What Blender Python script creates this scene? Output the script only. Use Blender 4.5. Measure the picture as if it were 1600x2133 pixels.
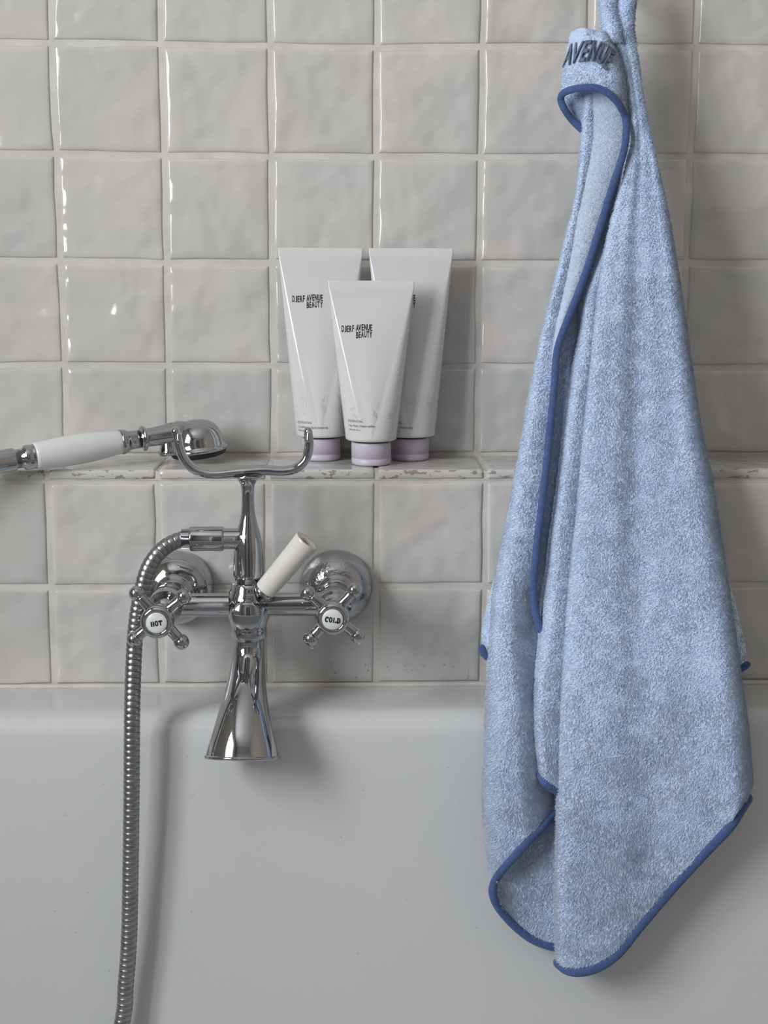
import bpy, math, random
import numpy as np
from mathutils import Vector, Matrix

for o in list(bpy.data.objects):
    bpy.data.objects.remove(o, do_unlink=True)
SC = bpy.context.scene
COL = SC.collection
RNG = np.random.default_rng(7)
random.seed(7)

# ------------------------------------------------------------------ camera
# world: x right along the wall, y into the wall (face of the lower wall is y = 0), z up (ledge top is z = 0)
FOC, PITCH, ROLL, YAW = 3149.3, 0.1714, 0.0035, 0.0319
CAM = np.array([0.0, -1.3695, 0.1978])
FW = np.array([math.sin(YAW) * math.cos(PITCH), math.cos(YAW) * math.cos(PITCH), -math.sin(PITCH)])
R0 = np.array([math.cos(YAW), -math.sin(YAW), 0.0])
U0 = np.cross(R0, FW)
RT = R0 * math.cos(ROLL) + U0 * math.sin(ROLL)
UP = U0 * math.cos(ROLL) - R0 * math.sin(ROLL)
cd = bpy.data.cameras.new('camera')
cam = bpy.data.objects.new('camera', cd)
COL.objects.link(cam)
cam.matrix_world = Matrix(((RT[0], UP[0], -FW[0], CAM[0]), (RT[1], UP[1], -FW[1], CAM[1]),
                           (RT[2], UP[2], -FW[2], CAM[2]), (0, 0, 0, 1)))
cd.sensor_fit = 'HORIZONTAL'
cd.sensor_width = 36.0
cd.lens = FOC * 36.0 / 1600.0
cd.clip_start = 0.02
SC.camera = cam

# ------------------------------------------------------------------ world, daylight, exposure
w = bpy.data.worlds.new('daylight')
SC.world = w
w.use_nodes = True
w.node_tree.nodes['Background'].inputs[0].default_value = (0.62, 0.76, 1.0, 1)
w.node_tree.nodes['Background'].inputs[1].default_value = 1.2
WIN_Y0, WIN_Y1, WIN_Z0, WIN_Z1 = -1.76, -0.76, 0.16, 1.22      # window opening in the left wall
LEFT_X = -1.10
ld = bpy.data.lights.new('window_daylight', 'AREA')
ld.shape = 'RECTANGLE'
ld.size = 1.02
ld.size_y = 1.10
ld.energy = 64.0
ld.color = (0.955, 0.975, 1.0)
lo = bpy.data.objects.new('window_daylight', ld)
COL.objects.link(lo)
lo.location = (LEFT_X - 0.16, (WIN_Y0 + WIN_Y1) / 2, (WIN_Z0 + WIN_Z1) / 2)
lo.rotation_euler = (math.radians(90), 0, math.radians(-90))
SC.view_settings.view_transform = 'Standard'
SC.view_settings.look = 'None'
SC.view_settings.gamma = 1.0
SC.view_settings.use_curve_mapping = False
SC.view_settings.exposure = 0.0


# ------------------------------------------------------------------ helpers
def at(px, py, Y):
    """point of the place seen at picture position (px, py) that lies at depth y = Y"""
    d = FW * FOC + RT * (px - 800.0) - UP * (py - 1066.5)
    return CAM + d * ((Y - CAM[1]) / d[1])


def at_arr(px, py, Y):
    px, py, Y = np.broadcast_arrays(np.asarray(px, float), np.asarray(py, float), np.asarray(Y, float))
    d = FW * FOC + RT * (px - 800.0)[..., None] - UP * (py - 1066.5)[..., None]
    return CAM + d * ((Y - CAM[1]) / d[..., 1])[..., None]


def to_px(P):
    d = np.asarray(P) - CAM
    wv = d @ FW
    return 800 + FOC * (d @ RT) / wv, 1066.5 - FOC * (d @ UP) / wv


def spl(pts, n=None, ts=None):
    """Catmull-Rom through pts, resampled evenly by length"""
    p = np.asarray(pts, float)
    if len(p) == 2:
        q = np.linspace(p[0], p[1], 40)
    else:
        e = np.vstack([2 * p[0] - p[1], p, 2 * p[-1] - p[-2]])
        q = []
        for i in range(1, len(e) - 2):
            a, b, c, d = e[i - 1], e[i], e[i + 1], e[i + 2]
            for u in np.linspace(0, 1, 24, endpoint=False):
                q.append(0.5 * (2 * b + (c - a) * u + (2 * a - 5 * b + 4 * c - d) * u * u + (3 * b - a - 3 * c + d) * u ** 3))
        q.append(p[-1])
        q = np.array(q)
    L = np.r_[0, np.cumsum(np.linalg.norm(np.diff(q, axis=0), axis=1))]
    L /= L[-1]
    if ts is None:
        ts = np.linspace(0, 1, n)
    return np.stack([np.interp(ts, L, q[:, k]) for k in range(q.shape[1])], axis=1)


def curve1(xs, ys):
    q = spl(list(zip(xs, ys)), 400)
    return lambda x: np.interp(x, q[:, 0], q[:, 1])


class VNoise:
    def __init__(self, seed, n=64):
        self.g = np.random.default_rng(seed).uniform(-1, 1, (n, n))
        self.n = n

    def __call__(self, x, y):
        x = np.asarray(x, float); y = np.asarray(y, float)
        i = np.floor(x).astype(int); j = np.floor(y).astype(int)
        u = x - i; v = y - j
        u = u * u * (3 - 2 * u); v = v * v * (3 - 2 * v)
        n = self.n
        a = self.g[i % n, j % n]; b = self.g[(i + 1) % n, j % n]
        c = self.g[i % n, (j + 1) % n]; d = self.g[(i + 1) % n, (j + 1) % n]
        return (a * (1 - u) + b * u) * (1 - v) + (c * (1 - u) + d * u) * v


ROOTLOC = {}


def empty(name, loc, label=None, cat=None, group=None, kind=None):
    o = bpy.data.objects.new(name, None)
    o.empty_display_size = 0.02
    COL.objects.link(o)
    o.location = loc
    ROOTLOC[o.name] = np.array(loc, float)
    tag(o, label, cat, group, kind)
    return o


def tag(o, label=None, cat=None, group=None, kind=None):
    if label: o['label'] = label
    if cat: o['category'] = cat
    if group: o['group'] = group
    if kind: o['kind'] = kind
    return o


def mesh(name, V, Fc, mat, parent=None, smooth=True, origin=None):
    """one mesh object; V in world coordinates. Children live in their thing's frame (its Empty never turns)."""
    V = np.asarray(V, float).reshape(-1, 3)
    org = ROOTLOC.get(parent.name) if parent is not None else (np.zeros(3) if origin is None else np.asarray(origin, float))
    if org is None:
        org = np.zeros(3)
    me = bpy.data.meshes.new(name)
    if isinstance(Fc, np.ndarray):
        k = Fc.shape[1]
        me.vertices.add(len(V)); me.vertices.foreach_set('co', (V - org).astype(np.float32).ravel())
        me.loops.add(Fc.size); me.loops.foreach_set('vertex_index', Fc.astype(np.int32).ravel())
        me.polygons.add(len(Fc)); me.polygons.foreach_set('loop_start', np.arange(0, Fc.size, k, dtype=np.int32))
        me.update(calc_edges=True)
    else:
        me.from_pydata([tuple(v) for v in (V - org)], [], Fc)
    me.validate()
    if smooth:
        me.polygons.foreach_set('use_smooth', np.ones(len(me.polygons), dtype=bool))
    me.update()
    if mat is not None:
        me.materials.append(mat)
    o = bpy.data.objects.new(name, me)
    COL.objects.link(o)
    if parent is not None:
        o.parent = parent
        ROOTLOC[o.name] = org
    else:
        o.location = org
        ROOTLOC[o.name] = org
    return o


def frame(axis, ref=None):
    a = np.asarray(axis, float); a = a / np.linalg.norm(a)
    r = np.array([0, 0, 1.0]) if ref is None else np.asarray(ref, float)
    if abs(a @ r) > 0.97: r = np.array([1.0, 0, 0])
    e1 = np.cross(r, a); e1 /= np.linalg.norm(e1)
    e2 = np.cross(a, e1)
    return a, e1, e2


class Geo:
    def __init__(self): self.V = []; self.F = []; self.n = 0
    def add(self, V, F):
        V = np.asarray(V, float).reshape(-1, 3)
        self.V.append(V); self.F += [tuple(int(i) + self.n for i in f) for f in F]; self.n += len(V)
        return self
    def obj(self, name, mat, parent=None, smooth=True, origin=None):
        return mesh(name, np.vstack(self.V), self.F, mat, parent, smooth, origin)


def lathe(base, axis, prof, seg=40, ref=None):
    """prof: (radius, height along axis)"""
    a, e1, e2 = frame(axis, ref)
    base = np.asarray(base, float)
    V = []; F = []; rows = []
    for r, h in prof:
        c = base + a * h
        if r < 1e-6:
            rows.append([len(V)]); V.append(c)
        else:
            ids = []
            for k in range(seg):
                t = 2 * math.pi * k / seg
                ids.append(len(V)); V.append(c + r * (math.cos(t) * e1 + math.sin(t) * e2))
            rows.append(ids)
    for A, B in zip(rows[:-1], rows[1:]):
        for k in range(seg):
            k2 = (k + 1) % seg
            if len(A) == 1 and len(B) == 1: continue
            if len(A) == 1: F.append((A[0], B[k2], B[k]))
            elif len(B) == 1: F.append((A[k], A[k2], B[0]))
            else: F.append((A[k], A[k2], B[k2], B[k]))
    if len(rows[0]) > 1: F.append(tuple(rows[0][::-1]))
    if len(rows[-1]) > 1: F.append(tuple(rows[-1]))
    return V, [f[::-1] for f in F]


def fine(prof, n=6):
    """round a lathe profile a little by subdividing it with Catmull-Rom"""
    q = spl(prof, n * len(prof))
    return [(max(r, 0.0), h) for r, h in q]


def tube(path, rad, seg=20, flat=None, ref=None, caps=True):
    """rad: number or per-point; flat: (a, b) radii factors along the two frame axes"""
    P = np.asarray(path, float)
    n = len(P)
    rad = np.broadcast_to(np.asarray(rad, float), (n,)) if np.ndim(rad) < 2 else np.asarray(rad)
    T = np.gradient(P, axis=0); T /= np.linalg.norm(T, axis=1)[:, None]
    V = []; F = []
    if ref is not None:
        ref = np.asarray(ref, float)
    e1 = None
    for i in range(n):
        if ref is not None:
            e1 = ref - T[i] * (ref @ T[i]); e1 /= np.linalg.norm(e1)
        elif e1 is None:
            _, e1, _ = frame(T[0])
        else:
            e1 = e1 - T[i] * (e1 @ T[i]); e1 /= np.linalg.norm(e1)
        e2 = np.cross(T[i], e1)
        fa, fb = (1, 1) if flat is None else flat
        for k in range(seg):
            t = 2 * math.pi * k / seg
            V.append(P[i] + rad[i] * (fa * math.cos(t) * e1 + fb * math.sin(t) * e2))
    for i in range(n - 1):
        for k in range(seg):
            k2 = (k + 1) % seg
            F.append((i * seg + k, (i + 1) * seg + k, (i + 1) * seg + k2, i * seg + k2)[::-1])
    if caps:
        F.append(tuple(range(seg))[::-1]); F.append(tuple((n - 1) * seg + k for k in range(seg)))
    return V, F


def round_caps(path, rad, k=5):
    """add a hemispherical run-out to both ends of a tube path"""
    P = np.asarray(path, float); rad = np.broadcast_to(np.asarray(rad, float), (len(P),)).copy()
    a = P[0] - P[1]; a /= np.linalg.norm(a); b = P[-1] - P[-2]; b /= np.linalg.norm(b)
    th = np.linspace(0, math.pi / 2, k + 1)[1:]
    pre = [P[0] + a * rad[0] * math.sin(t) for t in th][::-1]; rp = [max(rad[0] * math.cos(t), rad[0] * 0.05) for t in th][::-1]
    post = [P[-1] + b * rad[-1] * math.sin(t) for t in th]; rq = [max(rad[-1] * math.cos(t), rad[-1] * 0.05) for t in th]
    return np.vstack([pre, P, post]), np.r_[rp, rad, rq]


def sphere(c, r, seg=20, rings=12):
    return lathe(np.asarray(c, float), (0, -1, 0), [(r * math.sin(math.pi * i / rings), -r * math.cos(math.pi * i / rings)) for i in range(rings + 1)], seg)


def box(x0, x1, y0, y1, z0, z1):
    V = [(x, y, z) for x in (x0, x1) for y in (y0, y1) for z in (z0, z1)]
    return V, [(0, 1, 3, 2), (4, 6, 7, 5), (0, 4, 5, 1), (2, 3, 7, 6), (0, 2, 6, 4), (1, 5, 7, 3)]


# ------------------------------------------------------------------ materials
def mat(name, color, rough=0.5, metal=0.0, spec=0.5, sheen=0.0, coat=0.0):
    m = bpy.data.materials.new(name)
    m.use_nodes = True
    b = m.node_tree.nodes['Principled BSDF']
    b.inputs['Base Color'].default_value = (*color, 1)
    b.inputs['Roughness'].default_value = rough
    b.inputs['Metallic'].default_value = metal
    b.inputs['Specular IOR Level'].default_value = spec
    b.inputs['Sheen Weight'].default_value = sheen
    b.inputs['Coat Weight'].default_value = coat
    return m


def N(m, typ, **kw):
    n = m.node_tree.nodes.new(typ)
    for k, v in kw.items():
        if k in n.inputs: n.inputs[k].default_value = v
        else: setattr(n, k, v)
    return n


def lk(m, a, b): m.node_tree.links.new(a, b)


def noise_color(m, c1, c2, scale, detail=3, coord='Object', lo=0.35, hi=0.65, obj_random=False):
    b = m.node_tree.nodes['Principled BSDF']
    tc = N(m, 'ShaderNodeTexCoord')
    nz = N(m, 'ShaderNodeTexNoise'); nz.inputs['Scale'].default_value = scale; nz.inputs['Detail'].default_value = detail
    src = tc.outputs[coord]
    lk(m, src, nz.inputs['Vector'])
    rp = N(m, 'ShaderNodeValToRGB')
    rp.color_ramp.elements[0].position = lo; rp.color_ramp.elements[0].color = (*c1, 1)
    rp.color_ramp.elements[1].position = hi; rp.color_ramp.elements[1].color = (*c2, 1)
    lk(m, nz.outputs['Fac'], rp.inputs['Fac'])
    lk(m, rp.outputs['Color'], b.inputs['Base Color'])
    return rp


def noise_bump(m, scale, strength, dist, detail=2, coord='Object'):
    b = m.node_tree.nodes['Principled BSDF']
    tc = N(m, 'ShaderNodeTexCoord')
    nz = N(m, 'ShaderNodeTexNoise'); nz.inputs['Scale'].default_value = scale; nz.inputs['Detail'].default_value = detail
    lk(m, tc.outputs[coord], nz.inputs['Vector'])
    bp = N(m, 'ShaderNodeBump'); bp.inputs['Strength'].default_value = strength; bp.inputs['Distance'].default_value = dist
    lk(m, nz.outputs['Fac'], bp.inputs['Height'])
    lk(m, bp.outputs['Normal'], b.inputs['Normal'])
    return bp


def tile_material(name, chips=False, wave=0.0078):
    m = mat(name, (0.6, 0.6, 0.58), 0.09, spec=0.6)
    b = m.node_tree.nodes['Principled BSDF']
    oi = N(m, 'ShaderNodeObjectInfo')
    geo = N(m, 'ShaderNodeNewGeometry')
    # glaze tone: every tile between a greenish and a pinkish warm grey, clouded inside
    add = N(m, 'ShaderNodeVectorMath', operation='ADD')
    mul = N(m, 'ShaderNodeVectorMath', operation='SCALE')
    com = N(m, 'ShaderNodeCombineXYZ')
    for k in range(3): lk(m, oi.outputs['Random'], com.inputs[k])
    lk(m, com.outputs[0], mul.inputs[0]); mul.inputs['Scale'].default_value = 17.0
    lk(m, geo.outputs['Position'], add.inputs[0]); lk(m, mul.outputs[0], add.inputs[1])
    nz = N(m, 'ShaderNodeTexNoise'); nz.inputs['Scale'].default_value = 9.0; nz.inputs['Detail'].default_value = 3.0
    lk(m, add.outputs[0], nz.inputs['Vector'])
    rp = N(m, 'ShaderNodeValToRGB')
    e = rp.color_ramp.elements
    e[0].position = 0.36; e[0].color = (0.568, 0.574, 0.545, 1)
    e[1].position = 0.66; e[1].color = (0.634, 0.592, 0.560, 1)
    mid = e.new(0.5); mid.color = (0.600, 0.584, 0.554, 1)
    lk(m, nz.outputs['Fac'], rp.inputs['Fac'])
    hsv = N(m, 'ShaderNodeHueSaturation')
    mr = N(m, 'ShaderNodeMapRange'); mr.inputs['To Min'].default_value = 0.965; mr.inputs['To Max'].default_value = 1.035
    lk(m, oi.outputs['Random'], mr.inputs['Value']); lk(m, mr.outputs[0], hsv.inputs['Value'])
    lk(m, rp.outputs['Color'], hsv.inputs['Color'])
    out = hsv.outputs['Color']
    if chips:
        # glaze chipped off the front edge of the ledge tiles: bare clay shows
        sp = N(m, 'ShaderNodeSeparateXYZ'); lk(m, geo.outputs['Normal'], sp.inputs[0])
        fr = N(m, 'ShaderNodeMath', operation='LESS_THAN'); lk(m, sp.outputs['Y'], fr.inputs[0]); fr.inputs[1].default_value = -0.45
        mp = N(m, 'ShaderNodeMapping'); mp.inputs['Scale'].default_value = (0.6, 1.0, 1.4)
        lk(m, geo.outputs['Position'], mp.inputs['Vector'])
        n2 = N(m, 'ShaderNodeTexNoise'); n2.inputs['Scale'].default_value = 130.0; n2.inputs['Detail'].default_value = 4.0; n2.inputs['Roughness'].default_value = 0.65
        lk(m, mp.outputs[0], n2.inputs['Vector'])
        gt = N(m, 'ShaderNodeMath', operation='GREATER_THAN'); lk(m, n2.outputs['Fac'], gt.inputs[0]); gt.inputs[1].default_value = 0.57
        mm = N(m, 'ShaderNodeMath', operation='MULTIPLY'); lk(m, fr.outputs[0], mm.inputs[0]); lk(m, gt.outputs[0], mm.inputs[1])
        mx = N(m, 'ShaderNodeMix', data_type='RGBA'); lk(m, mm.outputs[0], mx.inputs['Factor'])
        lk(m, out, mx.inputs['A']); mx.inputs['B'].default_value = (0.33, 0.28, 0.235, 1)
        out = mx.outputs['Result']
    lk(m, out, b.inputs['Base Color'])
    # hand-made glaze: slow waves plus a few dimples
    nb = N(m, 'ShaderNodeTexNoise'); nb.inputs['Scale'].default_value = 22.0; nb.inputs['Detail'].default_value = 1.8
    lk(m, add.outputs[0], nb.inputs['Vector'])
    bp = N(m, 'ShaderNodeBump'); bp.inputs['Strength'].default_value = 1.0; bp.inputs['Distance'].default_value = wave
    lk(m, nb.outputs['Fac'], bp.inputs['Height'])
    lk(m, bp.outputs['Normal'], b.inputs['Normal'])
    return m


M_tile = tile_material('glazed_tile')
M_ledge = tile_material('chipped_ledge_tile', True, 0.0022)
M_grout = mat('grout', (0.66, 0.62, 0.58), 0.85)
noise_color(M_grout, (0.60, 0.565, 0.525), (0.70, 0.665, 0.62), 30, 5)
noise_bump(M_grout, 900, 0.4, 0.0006)
M_tub = mat('white_enamel', (0.66, 0.665, 0.67), 0.16, spec=0.5)
noise_color(M_tub, (0.615, 0.625, 0.625), (0.635, 0.642, 0.642), 3, 2)
M_chrome = mat('chrome', (0.44, 0.45, 0.468), 0.07, metal=1.0)
noise_bump(M_chrome, 60, 0.12, 0.0006, 2)
M_chrome_wet = mat('water_spotted_chrome', (0.44, 0.45, 0.468), 0.09, metal=1.0)
noise_bump(M_chrome_wet, 420, 0.35, 0.0012, 2)
M_hose = mat('hose_steel', (0.34, 0.345, 0.35), 0.32, metal=1.0)
noise_color(M_hose, (0.31, 0.315, 0.32), (0.37, 0.375, 0.38), 120, 2)
M_porc = mat('ivory_porcelain', (0.71, 0.68, 0.62), 0.18)
noise_color(M_porc, (0.69, 0.66, 0.60), (0.73, 0.70, 0.64), 40, 2)
M_porcw = mat('white_porcelain', (0.70, 0.71, 0.705), 0.10)
noise_color(M_porcw, (0.72, 0.735, 0.735), (0.745, 0.76, 0.76), 40, 2)
M_black = mat('black_rubber_and_shade', (0.012, 0.012, 0.013), 0.45)  # rubber of the spray face; also painted shade in tube gap and lever hole
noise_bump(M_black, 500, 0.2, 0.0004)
M_ink = mat('black_ink', (0.02, 0.02, 0.022), 0.4)
noise_color(M_ink, (0.016, 0.016, 0.018), (0.026, 0.026, 0.028), 200)
M_inkg = mat('grey_ink', (0.12, 0.12, 0.125), 0.4)
noise_color(M_inkg, (0.11, 0.11, 0.115), (0.13, 0.13, 0.135), 200)
M_print = mat('pale_leaf_print', (0.42, 0.43, 0.45), 0.3)
noise_color(M_print, (0.40, 0.41, 0.43), (0.45, 0.46, 0.48), 200)
M_tube = mat('pearly_plastic', (0.57, 0.58, 0.60), 0.11, spec=0.6)
noise_color(M_tube, (0.68, 0.68, 0.68), (0.70, 0.695, 0.695), 25, 2)
M_cap = mat('lilac_plastic', (0.63, 0.575, 0.665), 0.35)
noise_color(M_cap, (0.56, 0.515, 0.60), (0.58, 0.535, 0.62), 60)
M_terry = mat('blue_terry', (0.46, 0.60, 0.83), 0.95, spec=0.1, sheen=0.25)
noise_color(M_terry, (0.535, 0.655, 0.855), (0.605, 0.715, 0.89), 55, 4)
M_knit = mat('blue_knit_reverse', (0.54, 0.66, 0.82), 0.95, spec=0.1, sheen=0.2)
noise_color(M_knit, (0.47, 0.57, 0.71), (0.58, 0.67, 0.79), 420, 3)
noise_bump(M_knit, 900, 0.6, 0.0010)
M_bind = mat('navy_binding', (0.075, 0.13, 0.33), 0.85, spec=0.2, sheen=0.15)
noise_color(M_bind, (0.058, 0.10, 0.24), (0.080, 0.130, 0.29), 350, 3)
noise_bump(M_bind, 1400, 0.3, 0.0004)
M_thread = mat('slate_thread', (0.10, 0.13, 0.21), 0.7, sheen=0.2)
noise_color(M_thread, (0.085, 0.11, 0.18), (0.13, 0.165, 0.25), 900)
M_brass = mat('copper_hook', (0.55, 0.30, 0.20), 0.3, metal=1.0)
noise_color(M_brass, (0.52, 0.28, 0.18), (0.58, 0.33, 0.22), 80)
M_plaster = mat('warm_plaster', (0.60, 0.56, 0.51), 0.9)
noise_color(M_plaster, (0.58, 0.54, 0.49), (0.62, 0.58, 0.53), 6)
M_dark = mat('taupe_plaster', (0.33, 0.305, 0.28), 0.9)
noise_color(M_dark, (0.31, 0.285, 0.26), (0.35, 0.325, 0.30), 6)
M_clay = mat('clay_plaster', (0.44, 0.385, 0.33), 0.9)
noise_color(M_clay, (0.42, 0.365, 0.31), (0.46, 0.405, 0.35), 6)
M_ceil = mat('white_ceiling', (0.72, 0.71, 0.69), 0.9)
noise_color(M_ceil, (0.71, 0.70, 0.68), (0.73, 0.72, 0.70), 6)
M_floor = mat('grey_floor', (0.25, 0.245, 0.24), 0.4)
noise_color(M_floor, (0.31, 0.30, 0.29), (0.37, 0.36, 0.35), 5)
M_door = mat('dark_door_paint', (0.10, 0.10, 0.11), 0.4)
noise_color(M_door, (0.095, 0.095, 0.105), (0.105, 0.105, 0.115), 10)
M_frame = mat('white_frame_paint', (0.72, 0.72, 0.71), 0.4)
noise_color(M_frame, (0.71, 0.71, 0.70), (0.73, 0.73, 0.72), 10)
M_water = mat('water', (1, 1, 1), 0.02)
M_water.node_tree.nodes['Principled BSDF'].inputs['Transmission Weight'].default_value = 1.0
M_water.node_tree.nodes['Principled BSDF'].inputs['IOR'].default_value = 1.33
noise_bump(M_water, 300, 0.02, 0.0002)
M_glass = bpy.data.materials.new('window_glass'); M_glass.use_nodes = True
_nt = M_glass.node_tree; _nt.nodes.clear()
_o = _nt.nodes.new('ShaderNodeOutputMaterial'); _t = _nt.nodes.new('ShaderNodeBsdfTransparent'); _g = _nt.nodes.new('ShaderNodeBsdfGlossy')
_g.inputs['Roughness'].default_value = 0.02; _m = _nt.nodes.new('ShaderNodeMixShader'); _m.inputs[0].default_value = 0.06
_nt.links.new(_t.outputs[0], _m.inputs[1]); _nt.links.new(_g.outputs[0], _m.inputs[2]); _nt.links.new(_m.outputs[0], _o.inputs[0])

# ------------------------------------------------------------------ the room
LEDGE = 0.0979          # depth of the ledge = set-back of the upper wall
Z_LOW = [-0.0093, -0.1093, -0.2039]     # joints of the lower wall, the last at the bath rim
FLOOR_Z, CEIL_Z, BACK_Y, RIGHT_X = -0.76, 1.68, -2.6, 1.45


def struct(name, geo, m, smooth=False):
    o = geo.obj(name, m, None, smooth)
    tag(o, kind='structure')
    return o


GR = 0.0016     # grout lies this far behind the tile faces
upper = struct('wall_back', Geo().add(*box(LEFT_X, RIGHT_X, LEDGE + GR, LEDGE + 0.12, -0.0055, CEIL_Z)), M_grout)
tag(upper, 'upper wall of square hand-made warm grey tiles above the ledge')
lower = struct('wall_lower', Geo().add(*box(LEFT_X, RIGHT_X, GR, LEDGE + 0.12, FLOOR_Z, -0.0100)), M_grout)
tag(lower, 'lower wall of square grey tiles between ledge and bath')
ledge = struct('wall_ledge', Geo().add(*box(LEFT_X, RIGHT_X, 0.0012, LEDGE + GR - 0.0002, -0.0098, -0.0016)), M_grout)
tag(ledge, 'narrow tiled ledge with chipped front edge')
fl = struct('floor', Geo().add(*box(LEFT_X, RIGHT_X, BACK_Y, LEDGE, FLOOR_Z - 0.1, FLOOR_Z)), M_floor)
cl = struct('ceiling', Geo().add(*box(LEFT_X, RIGHT_X, BACK_Y, LEDGE + 0.1, CEIL_Z, CEIL_Z + 0.1)), M_ceil)
g = Geo()
g.add(*box(LEFT_X - 0.12, LEFT_X, BACK_Y, WIN_Y0, FLOOR_Z, CEIL_Z)); g.add(*box(LEFT_X - 0.12, LEFT_X, WIN_Y1, LEDGE + 0.12, FLOOR_Z, CEIL_Z))
g.add(*box(LEFT_X - 0.12, LEFT_X, WIN_Y0, WIN_Y1, FLOOR_Z, WIN_Z0)); g.add(*box(LEFT_X - 0.12, LEFT_X, WIN_Y0, WIN_Y1, WIN_Z1, CEIL_Z))
struct('wall_left', g, M_plaster)
struct('wall_right', Geo().add(*box(RIGHT_X, RIGHT_X + 0.1, BACK_Y, LEDGE + 0.12, FLOOR_Z, CEIL_Z)), M_clay)
struct('wall_front', Geo().add(*box(LEFT_X, RIGHT_X, BACK_Y - 0.1, BACK_Y, FLOOR_Z, CEIL_Z)), M_dark)
dr = empty('door_1', (0.15, BACK_Y, FLOOR_Z), kind='structure')
Geo().add(*box(-0.27, 0.55, BACK_Y + 0.002, BACK_Y + 0.04, FLOOR_Z, FLOOR_Z + 2.0)).obj('door_leaf', M_door, dr, False)
g = Geo(); g.add(*box(-0.34, -0.27, BACK_Y + 0.001, BACK_Y + 0.05, FLOOR_Z, FLOOR_Z + 2.07)); g.add(*box(0.55, 0.62, BACK_Y + 0.001, BACK_Y + 0.05, FLOOR_Z, FLOOR_Z + 2.07)); g.add(*box(-0.27, 0.55, BACK_Y + 0.001, BACK_Y + 0.05, FLOOR_Z + 2.0, FLOOR_Z + 2.07))
g.obj('door_frame', M_frame, dr, False)
wn = empty('window_1', (LEFT_X, (WIN_Y0 + WIN_Y1) / 2, WIN_Z0), kind='structure')
ym, zm = (WIN_Y0 + WIN_Y1) / 2, (WIN_Z0 + WIN_Z1) / 2
g = Geo()
for b_ in ((WIN_Y0, WIN_Y0 + .05, WIN_Z0, WIN_Z1), (WIN_Y1 - .05, WIN_Y1, WIN_Z0, WIN_Z1), (WIN_Y0 + .05, WIN_Y1 - .05, WIN_Z0, WIN_Z0 + .05),
           (WIN_Y0 + .05, WIN_Y1 - .05, WIN_Z1 - .05, WIN_Z1), (ym - .03, ym + .03, WIN_Z0 + .05, WIN_Z1 - .05)):
    g.add(*box(LEFT_X - .09, LEFT_X - .04, *b_))
g.obj('window_frame', M_frame, wn, False)
g = Geo(); g.add(*box(LEFT_X - .075, LEFT_X - .055, WIN_Y0 + .05, ym - .03, zm - .012, zm + .012)); g.add(*box(LEFT_X - .075, LEFT_X - .055, ym + .03, WIN_Y1 - .05, zm - .012, zm + .012))
g.obj('glazing_bar', M_frame, wn, False)
for a_, b_ in ((WIN_Y0 + .05, ym - .03), (ym + .03, WIN_Y1 - .05)):
    Geo().add([(LEFT_X - .065, a_, WIN_Z0 + .05), (LEFT_X - .065, b_, WIN_Z0 + .05), (LEFT_X - .065, b_, WIN_Z1 - .05), (LEFT_X - .065, a_, WIN_Z1 - .05)], [(0, 1, 2, 3)]).obj('pane', M_glass, wn, False)

# ------------------------------------------------------------------ tiles, one by one
HG = 0.0025     # half a joint


def tile_mesh(c00, c10, c11, c01, to3, seed, proud=GR + 0.0004, edge=0.0030, n=7, wave=0.00025):
    """corners (u, v) of the joint crossings; to3(u, v, h) gives the point h in front of the grout"""
    nz = VNoise(seed)
    a = 0.006
    st = np.r_[0.0, a, 2.2 * a, 4.5 * a, np.linspace(0.07, 0.93, n), 1 - 4.5 * a, 1 - 2.2 * a, 1 - a, 1.0]
    S, T = np.meshgrid(st, st, indexing='xy')
    c = [np.array(k, float) for k in (c00, c10, c11, c01)]
    c[0] += (HG, HG); c[1] += (-HG, HG); c[2] += (-HG, -HG); c[3] += (HG, -HG)
    P = ((1 - S) * (1 - T))[..., None] * c[0] + (S * (1 - T))[..., None] * c[1] + (S * T)[..., None] * c[2] + ((1 - S) * T)[..., None] * c[3]
    # wavy cut edges
    P[..., 0] += 0.0007 * nz(T * 3.1 + 9, np.where(S < .5, 2.0, 7.0)) * (2 * S - 1) ** 4
    P[..., 1] += 0.0007 * nz(S * 3.1 + 19, np.where(T < .5, 2.0, 7.0)) * (2 * T - 1) ** 4
    wd = np.linalg.norm(c[1] - c[0]); hd = np.linalg.norm(c[3] - c[0])
    d = np.minimum(np.minimum(S, 1 - S) * wd, np.minimum(T, 1 - T) * hd)
    q = np.clip(d / edge, 0, 1)
    H = -0.0012 + (proud + 0.0012) * np.sqrt(1 - (1 - q) ** 2) + wave * nz(S * 2.3 + 3, T * 2.3 + 5) * q + 0.0002 * (16 * S * (1 - S) * T * (1 - T))
    V = to3(P[..., 0], P[..., 1], H).reshape(-1, 3)
    m_ = len(st)
    F = [(j * m_ + i, j * m_ + i + 1, (j + 1) * m_ + i + 1, (j + 1) * m_ + i) for j in range(m_ - 1) for i in range(m_ - 1)]
    return V, F


def on_wall(y0):
    return lambda u, v, h: np.stack([u, np.full_like(u, y0) - h, v], axis=-1)


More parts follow.
